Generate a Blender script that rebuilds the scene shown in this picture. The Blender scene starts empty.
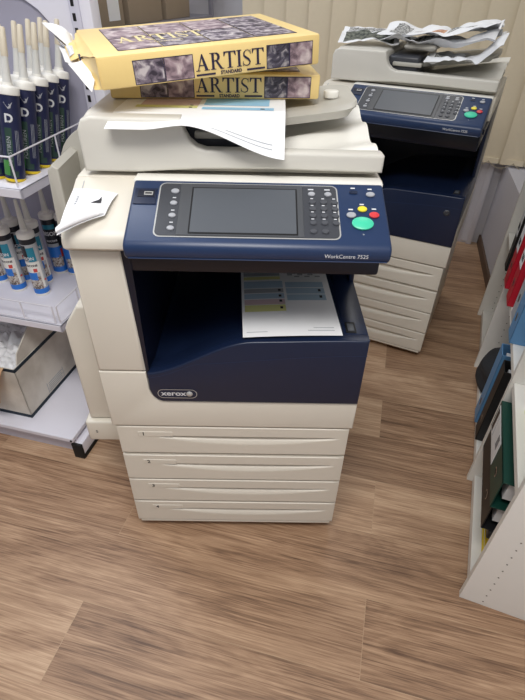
import bpy, bmesh, math, random
from mathutils import Vector, Matrix, noise
R = math.radians
PI = math.pi
scene = bpy.context.scene
COL = scene.collection

# ------------------------------------------------------------------ camera
cam_d = bpy.data.cameras.new('camera'); cam = bpy.data.objects.new('camera', cam_d); COL.objects.link(cam)
def aim(pitch, yaw, roll):
    p, y, r = R(pitch), R(yaw), R(roll)
    fw = Vector((math.sin(y)*math.cos(p), math.cos(y)*math.cos(p), -math.sin(p)))
    rt = Vector((math.cos(y), -math.sin(y), 0)); up = rt.cross(fw)
    rt2 = rt*math.cos(r)+up*math.sin(r); up2 = up*math.cos(r)-rt*math.sin(r)
    return Matrix((rt2, up2, -fw)).transposed().to_4x4()
cam.matrix_world = Matrix.Translation((.058, -.808, 1.328)) @ aim(38.364, .691, 1.399)
cam_d.sensor_fit = 'AUTO'; cam_d.sensor_width = 36; cam_d.lens = 482.57*36/700; cam_d.clip_start = .02
scene.camera = cam
# ------------------------------------------------------------------ world, lights, exposure
w = bpy.data.worlds.new('world'); scene.world = w; w.use_nodes = True
w.node_tree.nodes['Background'].inputs[0].default_value = (.86, .92, 1, 1)
w.node_tree.nodes['Background'].inputs[1].default_value = .27
scene.view_settings.view_transform = 'Standard'; scene.view_settings.look = 'None'
scene.view_settings.gamma = 1; scene.view_settings.exposure = 0.0
def area(name, loc, size, power, col=(1, .975, .94), rot=(0, 0, 0)):
    l = bpy.data.lights.new(name, 'AREA'); l.shape = 'RECTANGLE'; l.size, l.size_y = size; l.energy = power; l.color = col
    o = bpy.data.objects.new(name, l); COL.objects.link(o); o.location = loc; o.rotation_euler = rot
    return o
area('ceiling_area_light', (-.1, -.95, 2.65), (1.2, .6), 44, rot=(0, 0, R(-21)))
area('ceiling_area_light', (.7, 1.7, 2.65), (.6, .6), 6, rot=(0, 0, R(-21)))
area('ceiling_area_light', (-1.0, .7, 2.65), (.6, .6), 13, (.88, .92, 1), rot=(0, 0, R(-21)))

area('ceiling_area_light', (-.75, 1.75, 2.65), (.6, .6), 10, (.95, .97, 1), rot=(0, 0, R(-21)))  # added fill, no known fixture here: brightens the back wall and blinds

# ------------------------------------------------------------------ materials
def lin(c):
    return tuple(((v/255)/12.92 if v/255 <= .04045 else ((v/255+.055)/1.055)**2.4) for v in c)+(1,)
def nm(name):
    m = bpy.data.materials.new(name); m.use_nodes = True; nt = m.node_tree
    return m, nt, nt.nodes['Principled BSDF']
def link(nt, a, b): nt.links.new(a, b)
def mat(name, c, rough=.5, metal=0, var=.04, sc=25, bump=0, bsc=400, alpha=None, trans=0, coat=0):
    m, nt, b = nm(name)
    b.inputs['Roughness'].default_value = rough; b.inputs['Metallic'].default_value = metal
    if trans: b.inputs['Transmission Weight'].default_value = trans
    if coat: b.inputs['Coat Weight'].default_value = coat
    tc = nt.nodes.new('ShaderNodeTexCoord')
    n = nt.nodes.new('ShaderNodeTexNoise'); n.inputs['Scale'].default_value = sc; n.inputs['Detail'].default_value = 4
    link(nt, tc.outputs['Object'], n.inputs['Vector'])
    mx = nt.nodes.new('ShaderNodeMix'); mx.data_type = 'RGBA'
    l = lin(c)
    mx.inputs[6].default_value = tuple(v*(1-var) for v in l[:3])+(1,); mx.inputs[7].default_value = tuple(min(1, v*(1+var)) for v in l[:3])+(1,)
    link(nt, n.outputs['Fac'], mx.inputs[0]); link(nt, mx.outputs[2], b.inputs['Base Color'])
    if bump:
        n2 = nt.nodes.new('ShaderNodeTexNoise'); n2.inputs['Scale'].default_value = bsc; link(nt, tc.outputs['Object'], n2.inputs['Vector'])
        bp = nt.nodes.new('ShaderNodeBump'); bp.inputs['Strength'].default_value = bump; bp.inputs['Distance'].default_value = .001
        link(nt, n2.outputs['Fac'], bp.inputs['Height']); link(nt, bp.outputs['Normal'], b.inputs['Normal'])
    return m
def ramp_mat(name, stops, sc=30, detail=6, rough=.5, dist=0, bands=False):
    m, nt, b = nm(name); b.inputs['Roughness'].default_value = rough
    tc = nt.nodes.new('ShaderNodeTexCoord'); n = nt.nodes.new('ShaderNodeTexNoise')
    n.inputs['Scale'].default_value = sc; n.inputs['Detail'].default_value = detail; n.inputs['Distortion'].default_value = dist
    link(nt, tc.outputs['Object'], n.inputs['Vector'])
    r = nt.nodes.new('ShaderNodeValToRGB'); e = r.color_ramp.elements
    e[0].position = stops[0][0]; e[0].color = lin(stops[0][1]); e[1].position = stops[-1][0]; e[1].color = lin(stops[-1][1])
    for p, c in stops[1:-1]:
        q = e.new(p); q.color = lin(c)
    link(nt, n.outputs['Fac'], r.inputs[0]); link(nt, r.outputs[0], b.inputs['Base Color'])
    return m
def floor_mat():
    m, nt, b = nm('oak_laminate'); N = nt.nodes.new
    tc = N('ShaderNodeTexCoord'); mp = N('ShaderNodeMapping'); mp.inputs['Rotation'].default_value = (0, 0, R(14)); mp.inputs['Location'].default_value = (.33, .307, 0)
    link(nt, tc.outputs['Object'], mp.inputs['Vector'])
    br = N('ShaderNodeTexBrick'); br.inputs['Scale'].default_value = 1; br.inputs['Brick Width'].default_value = 1.28; br.inputs['Row Height'].default_value = .197
    br.inputs['Mortar Size'].default_value = .0006; br.inputs['Mortar Smooth'].default_value = .3; br.offset = .43; br.offset_frequency = 2
    br.inputs['Color1'].default_value = (0, 0, 0, 1); br.inputs['Color2'].default_value = (1, 1, 1, 1); br.inputs['Mortar'].default_value = (.5, .5, .5, 1)
    link(nt, mp.outputs[0], br.inputs['Vector'])
    # offset the grain per plank
    sx = N('ShaderNodeVectorMath'); sx.operation = 'MULTIPLY_ADD'; sx.inputs[1].default_value = (1, 1, 1)
    sc = N('ShaderNodeVectorMath'); sc.operation = 'SCALE'; sc.inputs['Scale'].default_value = 7; link(nt, br.outputs['Color'], sc.inputs[0])
    link(nt, mp.outputs[0], sx.inputs[0]); link(nt, sc.outputs[0], sx.inputs[2])
    def grain(scale, detail, dist, fac_in=None):
        g = N('ShaderNodeMapping'); g.inputs['Scale'].default_value = scale; link(nt, sx.outputs[0], g.inputs['Vector'])
        n = N('ShaderNodeTexNoise'); n.inputs['Scale'].default_value = 1; n.inputs['Detail'].default_value = detail; n.inputs['Distortion'].default_value = dist; n.inputs['Roughness'].default_value = .65
        link(nt, g.outputs[0], n.inputs['Vector']); return n.outputs['Fac']
    broad = grain((1.3, 7, 1), 3, 2.2); fine = grain((5, 230, 1), 8, .8); mid = grain((2.2, 34, 1), 5, 2.6)
    def mixf(a, bb, f):
        q = N('ShaderNodeMix'); q.data_type = 'FLOAT'; q.inputs[0].default_value = f; link(nt, a, q.inputs[2]); link(nt, bb, q.inputs[3]); return q.outputs[0]
    v = mixf(mixf(broad, mid, .38), fine, .46)
    sp = N('ShaderNodeSeparateColor'); link(nt, br.outputs['Color'], sp.inputs[0])
    v = mixf(v, sp.outputs[0], .12)
    r = N('ShaderNodeValToRGB'); e = r.color_ramp.elements
    e[0].position = .36; e[0].color = lin((100, 74, 56)); e[1].position = .645; e[1].color = lin((214, 186, 154))
    q = e.new(.44); q.color = lin((148, 116, 90)); q = e.new(.51); q.color = lin((176, 143, 114)); q = e.new(.58); q.color = lin((200, 168, 138))
    link(nt, v, r.inputs[0])
    mx = N('ShaderNodeMix'); mx.data_type = 'RGBA'; link(nt, br.outputs['Fac'], mx.inputs[0]); link(nt, r.outputs[0], mx.inputs[6]); mx.inputs[7].default_value = lin((184, 156, 126))
    link(nt, mx.outputs[2], b.inputs['Base Color']); b.inputs['Roughness'].default_value = .42
    bp = N('ShaderNodeBump'); bp.inputs['Strength'].default_value = .15; bp.inputs['Distance'].default_value = .002; link(nt, fine, bp.inputs['Height']); link(nt, bp.outputs[0], b.inputs['Normal'])
    return m
M = dict(
    beige=mat('warm_white_plastic', (223, 217, 204), .42, var=.015, bump=.12, bsc=900),
    beige2=mat('lid_grey_white_plastic', (216, 213, 204), .38, var=.015, bump=.1, bsc=900),
    white=mat('bright_white_plastic', (240, 238, 230), .35, var=.01),
    trayg=mat('grey_tray_plastic', (186, 183, 174), .4, var=.02),
    navy=mat('navy_plastic', (34, 53, 88), .36, var=.05, bump=.1, bsc=900),
    navy2=mat('deep_navy_plastic', (21, 33, 60), .34, var=.05),
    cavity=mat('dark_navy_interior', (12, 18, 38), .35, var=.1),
    bezel=mat('charcoal_bezel', (62, 64, 70), .35, var=.04),
    screen=mat('screen_glass', (84, 88, 94), .4, var=.03),
    silver=mat('silver_trim', (190, 190, 188), .3, .3),
    key=mat('dark_key', (74, 76, 82), .4), keyg=mat('grey_key', (168, 170, 176), .35), keyl=mat('light_print', (214, 216, 220), .5),
    green=mat('green_button', (70, 205, 165), .35), yellow=mat('yellow_button', (238, 220, 60), .35), red=mat('red_button', (214, 62, 66), .35),
    black=mat('black_plastic', (22, 22, 24), .45), rubber=mat('black_rubber', (16, 16, 17), .7),
    ink=mat('printed_ink', (40, 40, 46), .6), paper=mat('copy_paper', (240, 241, 243), .75, var=.01),
    pink=mat('print_pink', (214, 190, 194), .7), pblue=mat('print_blue', (172, 196, 214), .7), pyel=mat('print_yellow', (222, 222, 150), .7),
    pgrey=mat('print_grey', (168, 172, 178), .7), sky=mat('print_sky_blue', (150, 196, 226), .7),
    ream=mat('yellow_wrapper', (240, 211, 140), .45, var=.05, sc=12, bump=.25, bsc=60),
    reamd=mat('wrapper_dark_gold', (190, 150, 80), .5), navyink=mat('navy_ink', (38, 32, 62), .5),
    cream=mat('cream_print', (236, 218, 160), .5),
    pic1=ramp_mat('print_picture_grey', [(.36, (52, 44, 56)), (.5, (122, 110, 122)), (.64, (196, 188, 188))], 60, 7, dist=.7),
    pic2=ramp_mat('print_picture_rose', [(.32, (88, 70, 80)), (.5, (158, 136, 142)), (.66, (206, 192, 190))], 48, 7, dist=.6),
    pic3=ramp_mat('print_picture_dark', [(.4, (36, 32, 44)), (.55, (78, 74, 88)), (.68, (172, 166, 166))], 40, 6, dist=2),
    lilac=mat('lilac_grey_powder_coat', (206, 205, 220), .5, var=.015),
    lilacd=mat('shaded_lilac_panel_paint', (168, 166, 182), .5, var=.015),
    shelfw=mat('white_powder_coat', (232, 231, 242), .45, var=.01),
    wire=mat('white_wire', (228, 227, 236), .4), post=mat('grey_steel_post', (150, 148, 158), .45, .2),
    wall=mat('painted_wall', (206, 205, 210), .85, var=.02, bump=.2), wall2=mat('painted_wall_grey', (196, 195, 202), .85, var=.02, bump=.2),
    pvc=mat('white_pvc_panel', (214, 213, 220), .45, var=.015), skirting=mat('brown_skirting', (92, 72, 58), .6, var=.1),
    blind=mat('cream_blind_fabric', (232, 219, 192), .8, var=.03, sc=60, bump=.3, bsc=500),
    chain=mat('blind_chain', (176, 164, 140), .5),
    mel=mat('white_melamine', (238, 236, 230), .5, var=.015), hole=mat('peg_hole', (120, 114, 104), .8),
    kraft=mat('brown_cardboard', (196, 160, 122), .85, var=.05), carton=ramp_mat('printed_white_carton', [(.35, (196, 190, 180)), (.6, (222, 217, 208))], 9, 5, .8),
    stripe=mat('carton_navy_stripe', (28, 42, 56), .7), cgreen=mat('carton_green_print', (46, 122, 62), .7),
    foam=mat('white_plastic_film', (236, 236, 238), .35, var=.05),
    cart=mat('cartridge_navy_label', (26, 32, 70), .38, var=.05), cartg=mat('cartridge_green_label', (72, 142, 66), .4, var=.2, sc=60),
    cartdg=mat('cartridge_dark_green_label', (44, 70, 60), .4, var=.3, sc=60),
    carty=mat('cartridge_yellow_band', (226, 196, 40), .4), capw=mat('white_cartridge_plastic', (234, 232, 226), .4), noz=mat('translucent_nozzle_plastic', (216, 216, 212), .35),
    tip=mat('cream_tip_cover', (214, 204, 184), .5), teal=mat('cartridge_teal_label', (36, 132, 158), .4), cblue=mat('cartridge_blue_label', (38, 116, 206), .4),
    cblack=mat('cartridge_black_label', (30, 32, 42), .4), cred=mat('cartridge_red_print', (204, 70, 66), .4), corange=mat('cartridge_orange_print', (220, 130, 60), .4),
    csilver=mat('cartridge_grey_side', (186, 188, 192), .35, var=.04), cphoto=ramp_mat('cartridge_photo_print', [(.4, (120, 96, 84)), (.6, (206, 200, 192))], 150, 6, .4),
    bred=mat('red_binder_board', (196, 26, 50), .45, var=.04), bblue=mat('blue_binder_board', (96, 148, 196), .45, var=.04), bblack=mat('black_binder_board', (26, 27, 30), .5, var=.1),
    bgreen=mat('dark_green_binder_board', (18, 66, 56), .45, var=.06), byel=mat('yellow_folder_card', (226, 200, 60), .6), byg=mat('lime_folder_card', (190, 205, 70), .6),
    bag=mat('charcoal_fabric', (44, 47, 52), .8, var=.15, bump=.5, bsc=700), steel=mat('steel', (170, 170, 172), .25, .9),
    boxk=mat('storage_box_cardboard', (158, 142, 122), .85, var=.05), newsg=ramp_mat('newsprint_column', [(.42, (70, 72, 74)), (.55, (196, 196, 194))], 160, 8, .8),
    newso=ramp_mat('newsprint_photo', [(.4, (150, 86, 60)), (.6, (214, 170, 140))], 40, 6, .8), newsd=ramp_mat('leaflet_dark_green', [(.4, (52, 58, 56)), (.62, (120, 124, 112))], 90, 6, .7),
    floor=floor_mat(),
)

# ------------------------------------------------------------------ mesh builder
class MB:
    def __init__(s): s.v = []; s.f = []; s.m = []; s.mats = []
    def mi(s, m):
        m = M[m] if isinstance(m, str) else m
        if m not in s.mats: s.mats.append(m)
        return s.mats.index(m)
    def add(s, v, f, m, X=None):
        k = len(s.v); i = s.mi(m)
        s.v += [tuple(X @ Vector(p)) if X else tuple(p) for p in v]
        s.f += [tuple(k+a for a in q) for q in f]; s.m += [i]*len(f)
        return s
    def bm(s, b, m, X=None):
        b.verts.ensure_lookup_table(); b.verts.index_update()
        s.add([v.co[:] for v in b.verts], [[v.index for v in f.verts] for f in b.faces], m, X); b.free(); return s
    def box(s, x0, y0, z0, x1, y1, z1, m, bev=0, seg=2, X=None):
        b = bmesh.new(); bmesh.ops.create_cube(b, size=1)
        for v in b.verts: v.co = ((x0+x1)/2+v.co.x*(x1-x0), (y0+y1)/2+v.co.y*(y1-y0), (z0+z1)/2+v.co.z*(z1-z0))
        if bev: bmesh.ops.bevel(b, geom=b.edges[:], offset=bev, segments=seg, profile=.5, affect='EDGES')
        return s.bm(b, m, X)
    def prism(s, poly, axis, a, b_, m, bev=0, seg=2, X=None):
        def P(p, t): return {'x': (t, p[0], p[1]), 'y': (p[0], t, p[1]), 'z': (p[0], p[1], t)}[axis]
        b = bmesh.new(); A = [b.verts.new(P(p, a)) for p in poly]; B = [b.verts.new(P(p, b_)) for p in poly]; n = len(poly)
        f1 = b.faces.new(A); f2 = b.faces.new(B[::-1])
        for i in range(n): b.faces.new((A[i], B[i], B[(i+1) % n], A[(i+1) % n]))
        bmesh.ops.recalc_face_normals(b, faces=b.faces[:])
        if bev: bmesh.ops.bevel(b, geom=list(f1.edges)+list(f2.edges), offset=bev, segments=seg, profile=.5, affect='EDGES')
        return s.bm(b, m, X)
    def tube(s, pts, r, m, n=8, cap=True, X=None):
        pts = [Vector(p) for p in pts]; V = []; F = []
        for i, p in enumerate(pts):
            d = (pts[min(i+1, len(pts)-1)]-pts[max(i-1, 0)]).normalized()
            a = d.orthogonal().normalized() if abs(d.z) > .95 else d.cross(Vector((0, 0, 1))).normalized()
            c = d.cross(a); rr = r[i] if isinstance(r, (list, tuple)) else r
            V += [p+(a*math.cos(2*PI*k/n)+c*math.sin(2*PI*k/n))*rr for k in range(n)]
        for i in range(len(pts)-1):
            for k in range(n): F.append((i*n+k, i*n+(k+1) % n, (i+1)*n+(k+1) % n, (i+1)*n+k))
        if cap: F.append(tuple(range(n))[::-1]); F.append(tuple((len(pts)-1)*n+k for k in range(n)))
        return s.add(V, F, m, X)
    def lathe(s, prof, m, n=24, X=None, cap=True):
        V = []; F = []
        for r, z in prof: V += [(r*math.cos(2*PI*k/n), r*math.sin(2*PI*k/n), z) for k in range(n)]
        for i in range(len(prof)-1):
            for k in range(n): F.append((i*n+k, i*n+(k+1) % n, (i+1)*n+(k+1) % n, (i+1)*n+k))
        if cap: F.append(tuple(range(n))[::-1]); F.append(tuple((len(prof)-1)*n+k for k in range(n)))
        return s.add(V, F, m, X)
    def grid(s, fn, nu, nv, m, u0=0, u1=1, v0=0, v1=1, X=None, th=0):
        V = []; F = []
        for j in range(nv+1):
            for i in range(nu+1): V.append(Vector(fn(u0+(u1-u0)*i/nu, v0+(v1-v0)*j/nv)))
        W = nu+1
        for j in range(nv):
            for i in range(nu): F.append((j*W+i, j*W+i+1, (j+1)*W+i+1, (j+1)*W+i))
        if th:
            L = len(V); nrm = []
            for j in range(nv+1):
                for i in range(nu+1):
                    a = V[j*W+min(i+1, nu)]-V[j*W+max(i-1, 0)]; b = V[min(j+1, nv)*W+i]-V[max(j-1, 0)*W+i]
                    nrm.append(a.cross(b).normalized())
            V += [V[k]-nrm[k]*th for k in range(L)]
            F += [tuple(k+L for k in q)[::-1] for q in list(F)]
            rim = [i for i in range(W)]+[j*W+nu for j in range(1, nv+1)]+[nv*W+i for i in range(nu-1, -1, -1)]+[j*W for j in range(nv-1, 0, -1)]
            for a, b in zip(rim, rim[1:]+rim[:1]): F.append((a, a+L, b+L, b))
        return s.add(V, F, m, X)
    def poly(s, pts, m, X=None):
        return s.add(pts, [tuple(range(len(pts)))], m, X)
    def text(s, body, size, X, m, align='CENTER', warp=None, bold=0, sx=1):
        cu = bpy.data.curves.new('t', 'FONT'); cu.body = body; cu.size = size; cu.align_x = align; cu.align_y = 'CENTER'; cu.resolution_u = 3; cu.offset = bold
        o = bpy.data.objects.new('t', cu); COL.objects.link(o)
        me = o.to_mesh(); V = [Vector((v.co.x*sx, v.co.y, v.co.z)) for v in me.vertices]; F = [tuple(p.vertices) for p in me.polygons]
        o.to_mesh_clear(); bpy.data.objects.remove(o); bpy.data.curves.remove(cu)
        if warp: V = [warp(v) for v in V]
        return s.add(V, F, m, X)
    def build(s, name, parent=None, ang=35, label=None):
        me = bpy.data.meshes.new(name); me.from_pydata(s.v, [], s.f)
        for m in s.mats: me.materials.append(m)
        me.polygons.foreach_set('material_index', s.m); me.polygons.foreach_set('use_smooth', [True]*len(s.f))
        me.update(); me.set_sharp_from_angle(angle=R(ang))
        o = bpy.data.objects.new(name, me); COL.objects.link(o)
        if parent: o.parent = parent
        if label: o['label'] = label
        return o
def thing(name, label, cat, loc=(0, 0, 0), rz=0, group=None):
    o = bpy.data.objects.new(name, None); COL.objects.link(o); o.empty_display_size = .05
    o.location = loc; o.rotation_euler = (0, 0, rz); o['label'] = label; o['category'] = cat
    if group: o['group'] = group
    return o
def tag(o, label, cat, group=None):
    o['label'] = label; o['category'] = cat
    if group: o['group'] = group
    return o
def struct(o): o['kind'] = 'structure'; return o
def dup(root, label=None):
    r = root.copy(); COL.objects.link(r)
    if label: r['label'] = label
    for ch in list(root.children):
        c = ch.copy(); COL.objects.link(c); c.parent = r
        for g in list(ch.children):
            d = g.copy(); COL.objects.link(d); d.parent = c
    return r
def frame(o, xd, yd):
    xd = Vector(xd).normalized(); yd = Vector(yd).normalized(); z = xd.cross(yd)
    m = Matrix((xd, yd, z)).transposed().to_4x4(); m.translation = Vector(o); return m
def rrect(x0, y0, x1, y1, r, n=5):
    P = []
    for cx, cy, a in ((x1-r, y0+r, -90), (x1-r, y1-r, 0), (x0+r, y1-r, 90), (x0+r, y0+r, 180)):
        for k in range(n+1): t = R(a+90*k/n); P.append((cx+r*math.cos(t), cy+r*math.sin(t)))
    return P
def sm(a, b, x): t = max(0, min(1, (x-a)/(b-a))); return t*t*(3-2*t)
def serif_letter(ch):
    T = lambda *q: list(q)
    foot = lambda x, w=.26, y=0: [(x-w/2, y), (x+w/2, y), (x+w/2, y+.05), (x-w/2, y+.05)]
    if ch == 'A': return [[(.1, 0), (.17, 0), (.44, .9), (.40, 1)], [(.60, 0), (.80, 0), (.46, 1), (.40, 1), (.36, .88)], [(.2, .3), (.66, .3), (.66, .36), (.2, .36)], foot(.13, .28), foot(.70, .34)], .92
    if ch == 'R': return [[(.12, 0), (.28, 0), (.28, 1), (.12, 1)], foot(.2, .34), [(0, .95), (.4, .95), (.4, 1), (0, 1)], [(.28, .95), (.46, 1), (.62, .9), (.66, .74), (.5, .74), (.46, .88), (.36, .94)], [(.66, .76), (.62, .6), (.46, .48), (.28, .48), (.28, .54), (.44, .58), (.5, .74)], [(.36, .5), (.5, .5), (.82, .02), (.66, 0)], foot(.78, .24)], .90
    if ch == 'T': return [[(.32, 0), (.48, 0), (.48, 1), (.32, 1)], foot(.4, .36), [(0, .93), (.8, .93), (.8, 1), (0, 1)], [(0, .72), (.04, .72), (.14, .95), (0, .95)], [(.8, .72), (.76, .72), (.66, .95), (.8, .95)]], .84
    if ch == 'I': return [[(.1, 0), (.26, 0), (.26, 1), (.1, 1)], foot(.18, .34), foot(.18, .34, .95)], .40
    if ch == 'S':
        P = [(.04, .2), (.14, .06), (.3, .02), (.46, .1), (.5, .25), (.4, .4), (.22, .52), (.1, .64), (.1, .8), (.22, .94), (.38, .96), (.5, .86), (.53, .76)]
        W = [.03, .05, .06, .08, .1, .13, .14, .12, .08, .06, .05, .04, .02]; out = []
        L = []
        for i, (x, y) in enumerate(P):
            a = P[max(i-1, 0)]; b = P[min(i+1, len(P)-1)]; dx, dy = b[0]-a[0], b[1]-a[1]; l = math.hypot(dx, dy); L.append(((x-dy/l*W[i]/2, y+dx/l*W[i]/2), (x+dy/l*W[i]/2, y-dx/l*W[i]/2)))
        return [[L[i][0], L[i][1], L[i+1][1], L[i+1][0]] for i in range(len(L)-1)]+[[(.5, .7), (.54, .7), (.54, .98), (.5, .98)], [(.02, .02), (.06, .02), (.06, .3), (.02, .3)]], .64
def serif_word(mb, word, x0, width, h, X, m):
    tot = sum(serif_letter(c)[1] for c in word); k = width/(tot*h); x = 0
    for c in word:
        polys, adv = serif_letter(c)
        for i, p in enumerate(polys): mb.poly([(x0+(x+px)*h*k, py*h, i*.00006) for px, py in p], m, X)
        x += adv

# ------------------------------------------------------------------ the room (local axes turned 21 degrees)
RA = R(-21)
def room(o): o.rotation_euler = (0, 0, RA); return struct(o)
b = MB(); b.box(-2.6, -2.2, -.05, 2.6, 3.6, 0, 'floor'); struct(b.build('floor'))
b = MB(); b.box(-2.3, 2.37, 0, 1.2, 2.45, 2.7, 'wall'); room(b.build('wall_back'))
b = MB(); b.box(.985, -1.6, 0, 1.05, 2.37, 2.7, 'wall'); room(b.build('wall_right'))
b = MB(); b.box(-2.3, -1.6, 0, -2.22, 2.37, 2.7, 'wall'); room(b.build('wall_left'))
b = MB(); b.prism([(.625, 2.37), (.70, 1.72), (.984, 1.72), (.984, 2.37)], 'z', 0, .50, 'wall2'); room(b.build('trim_1'))
b = MB()                                                           # ribbed pvc lining under the window
b.box(-.6, 2.345, 0, .575, 2.369, .62, 'pvc')
for k in range(24): b.box(-.59+k*.048, 2.337, .012, -.59+k*.048+.036, 2.347, .62, 'pvc', .003, 1)
b.box(.545, 2.325, 0, .578, 2.369, .62, 'pvc', .004)
for x in (.43, .455): b.lathe([(.007, 0), (.007, .004), (.003, .006)], 'white', 10, frame((x, 2.338, .05), (1, 0, 0), (0, 0, 1)))
room(b.build('trim_2'))
b = MB(); b.prism([(.612, 2.37), (.688, 1.71), (.70, 1.71), (.624, 2.37)], 'z', 0, .055, 'skirting'); b.prism([(.688, 1.71), (.984, 1.71), (.984, 1.72), (.70, 1.72)], 'z', 0, .055, 'skirting'); room(b.build('baseboard_right'))
b = MB(); b.box(-2.2, 2.355, 0, -.605, 2.369, .055, 'skirting'); room(b.build('baseboard_back'))

# vertical blinds
bl = thing('vertical_blinds', 'cream vertical fabric blinds hanging over the back wall behind the printers', 'blinds', (0, 0, 0), RA)
b = MB(); b.box(-.95, 2.24, 2.18, .97, 2.29, 2.22, 'white', .004); b.build('head_rail', bl)
ang = R(9); hw = .068
for k in range(15):
    cx = -.86+k*.1265; b = MB(); c, s_ = math.cos(ang), math.sin(ang)
    z0 = .512
    def slat(u, v, cx=cx): t = (u-.5)*2; bow = (1-t*t)*.0015; return (cx+t*hw*c-bow*s_, 2.262+t*hw*s_-bow*c, z0+v*1.67)
    b.grid(slat, 6, 1, 'blind', th=.0009)
    b.box(cx-.05*c, 2.254, z0+.001, cx+.05*c, 2.262, z0+.028, 'blind'); b.build('slat', bl)
b = MB()
for k in range(14):
    cx = -.86+k*.1265
    b.tube([(cx+t*.1265, 2.245, z0+.012-.03*math.sin(PI*t)) for t in [i/8 for i in range(9)]], .0016, 'chain', 5)
    b.lathe([(.004, 0), (.004, .004)], 'chain', 8, frame((cx, 2.243, z0+.012), (1, 0, 0), (0, 0, 1)))
b.build('bottom_chain', bl)

# ------------------------------------------------------------------ multifunction printer
def S(x, s, h=0): return Vector((x, .089-.925*s-.38*h, 1.015-.38*s+.925*h))     # on the sloping control panel
def printer(label, loc, rz, panel_cy=True):
    t = thing('multifunction_printer', label, 'printer', loc, rz)
    # cabinet below
    b = MB(); b.box(-.284, .012, .034, .284, .60, .446, 'beige', .004); b.box(-.28, .002, .030, .28, .58, .040, 'beige', .003)
    b.build('cabinet', t)
    for sx in (-1, 1):
        for y in (.08, .53):
            b = MB(); b.lathe([(.021, -.009), (.024, -.005), (.024, .005), (.021, .009)], 'rubber', 16, frame((sx*.23, y, .0245), (0, 1, 0), (0, 0, 1)))
            b.box(sx*.23-.016, y-.012, .03, sx*.23+.016, y+.012, .046, 'black', .003); b.build('caster', t)
    # four drawers with lens shaped finger scoops
    for n, (z0, z1) in enumerate(((.345, .444), (.2375, .337), (.1385, .2345), (.042, .1355))):
        b = MB(); zt = z1-.034; H = z1-z0
        def face(u, v, z0=z0, z1=z1, zt=zt):
            x = -.286+.572*u; z = z0+(z1-z0)*v
            a = (x-.035)/.215; lens = max(0, 1-a*a)
            lip = zt+.001*lens; low = zt-.030*lens**.7-.0001
            d = 0
            if lens > 0 and z <= lip: d = .009*lens**.6*(1-sm(.1, 1, (lip-z)/(lip-low+1e-6)))+.030*lens**.5*(1-sm(.0, .006+.006*lens, lip-z-.0015-.004*lens))
            e = min(x+.286, .286-x, z-z0, z1-z); y = 0 if e > .003 else .002
            return (x, y+d, z)
        nv = 64
        b.grid(face, 56, nv, 'beige')
        b.box(-.286, .0025, z0, .286, .03, z1, 'beige')
        # open the box front where the scoop sits: side flanges only
        b2 = MB(); b2.v, b2.f, b2.m, b2.mats = b.v, b.f, b.m, b.mats
        # remove the front face of the backing box
        kf = [i for i, f in enumerate(b2.f) if len(f) == 4 and all(abs(b2.v[q][1]-.0025) < 1e-5 and abs(abs(b2.v[q][0])-.286) < 1e-5 for q in f)]
        for i in sorted(kf, reverse=True): b2.f.pop(i); b2.m.pop(i)
        b2.box(-.236, -.0012, zt-.001, -.150, .002, zt+.016, 'beige', .001, 1)
        b2.text(str(n+1), .016, frame((-.222, -.0016, zt+.008), (1, 0, 0), (0, 0, 1)), 'black', bold=.0004)
        b2.build('paper_drawer', t, 40)
    # main body: left column, lower band, back block
    b = MB()
    b.prism([(-.294, .448), (.293, .448), (.293, .534), (-.155, .534), (-.172, .538), (-.184, .552), (-.188, .57), (-.19, .621), (-.294, .621)], 'y', -.002, .06, 'beige', .004, 3)
    b.box(-.294, .058, .448, .293, .60, .585, 'beige', .004); b.box(-.294, .058, .580, -.19, .60, .62, 'beige', .002)
    b.build('lower_front_cover', t)
    b = MB()
    b.prism([(-.294, .6235), (-.19, .6235), (-.192, .70), (-.199, .9155), (-.294, .9155)], 'y', -.002, .06, 'beige', .006, 3)
    b.box(-.294, .055, .6235, -.215, .60, .925, 'beige', .003)
    b.box(-.215, .52, .62, .293, .60, .94, 'beige', .003)
    b.build('body_shell', t)
    # left deck beside the control panel
    b = MB()
    b.prism([(-.012, .9215), (-.020, .928), (-.021, .940), (-.016, .951), (-.004, .961), (.112, 1.008), (.125, 1.008), (.125, .9215)], 'x', -.294, -.178, 'beige', .003)
    b.box(-.294, .12, .94, .293, .60, 1.010, 'beige', .003)
    b.box(-.178, .088, .95, .286, .125, 1.0165, 'white', .002)
    b.poly([(x, y, .9614+(y+.004)*.4052+.0006) for x, y in ((-.2765, .03), (-.275, .03), (-.275, .105), (-.2765, .105))], 'pgrey')
    b.build('upper_deck', t)
    # cavity lining
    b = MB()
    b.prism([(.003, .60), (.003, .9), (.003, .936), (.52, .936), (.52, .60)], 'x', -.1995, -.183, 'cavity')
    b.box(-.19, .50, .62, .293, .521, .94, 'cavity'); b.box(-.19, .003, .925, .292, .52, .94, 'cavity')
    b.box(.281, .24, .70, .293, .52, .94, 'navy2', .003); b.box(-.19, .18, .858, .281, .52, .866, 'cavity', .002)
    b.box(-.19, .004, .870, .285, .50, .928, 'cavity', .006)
    b.tube([(-.186, .16, .80), (-.172, .17, .80)], .006, 'keyg', 8)
    b.build('output_bay', t)
    # navy front cover and output tray
    def top(x):
        return .619+.093*sm(-.20, .05, x)+.008*sm(.0, .28, x)
    b = MB(); poly = [(-.160, .5355), (.2925, .5355)]
    xs = [.2925-i*(.2925+.186)/26 for i in range(27)]
    poly += [(x, top(x)) for x in xs] + [(-.187, .572), (-.181, .552), (-.170, .540)]
    b.prism(poly, 'y', -.006, .02, 'navy2', .004, 3)
    b.grid(lambda u, v: ((-.186+.4785*u), -.0065+(.0008 if 0 else 0), min(top(-.186+.4785*u)-.012, .645+.035*sm(.0, 1, u))+v*.0012), 30, 1, 'navy')
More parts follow.
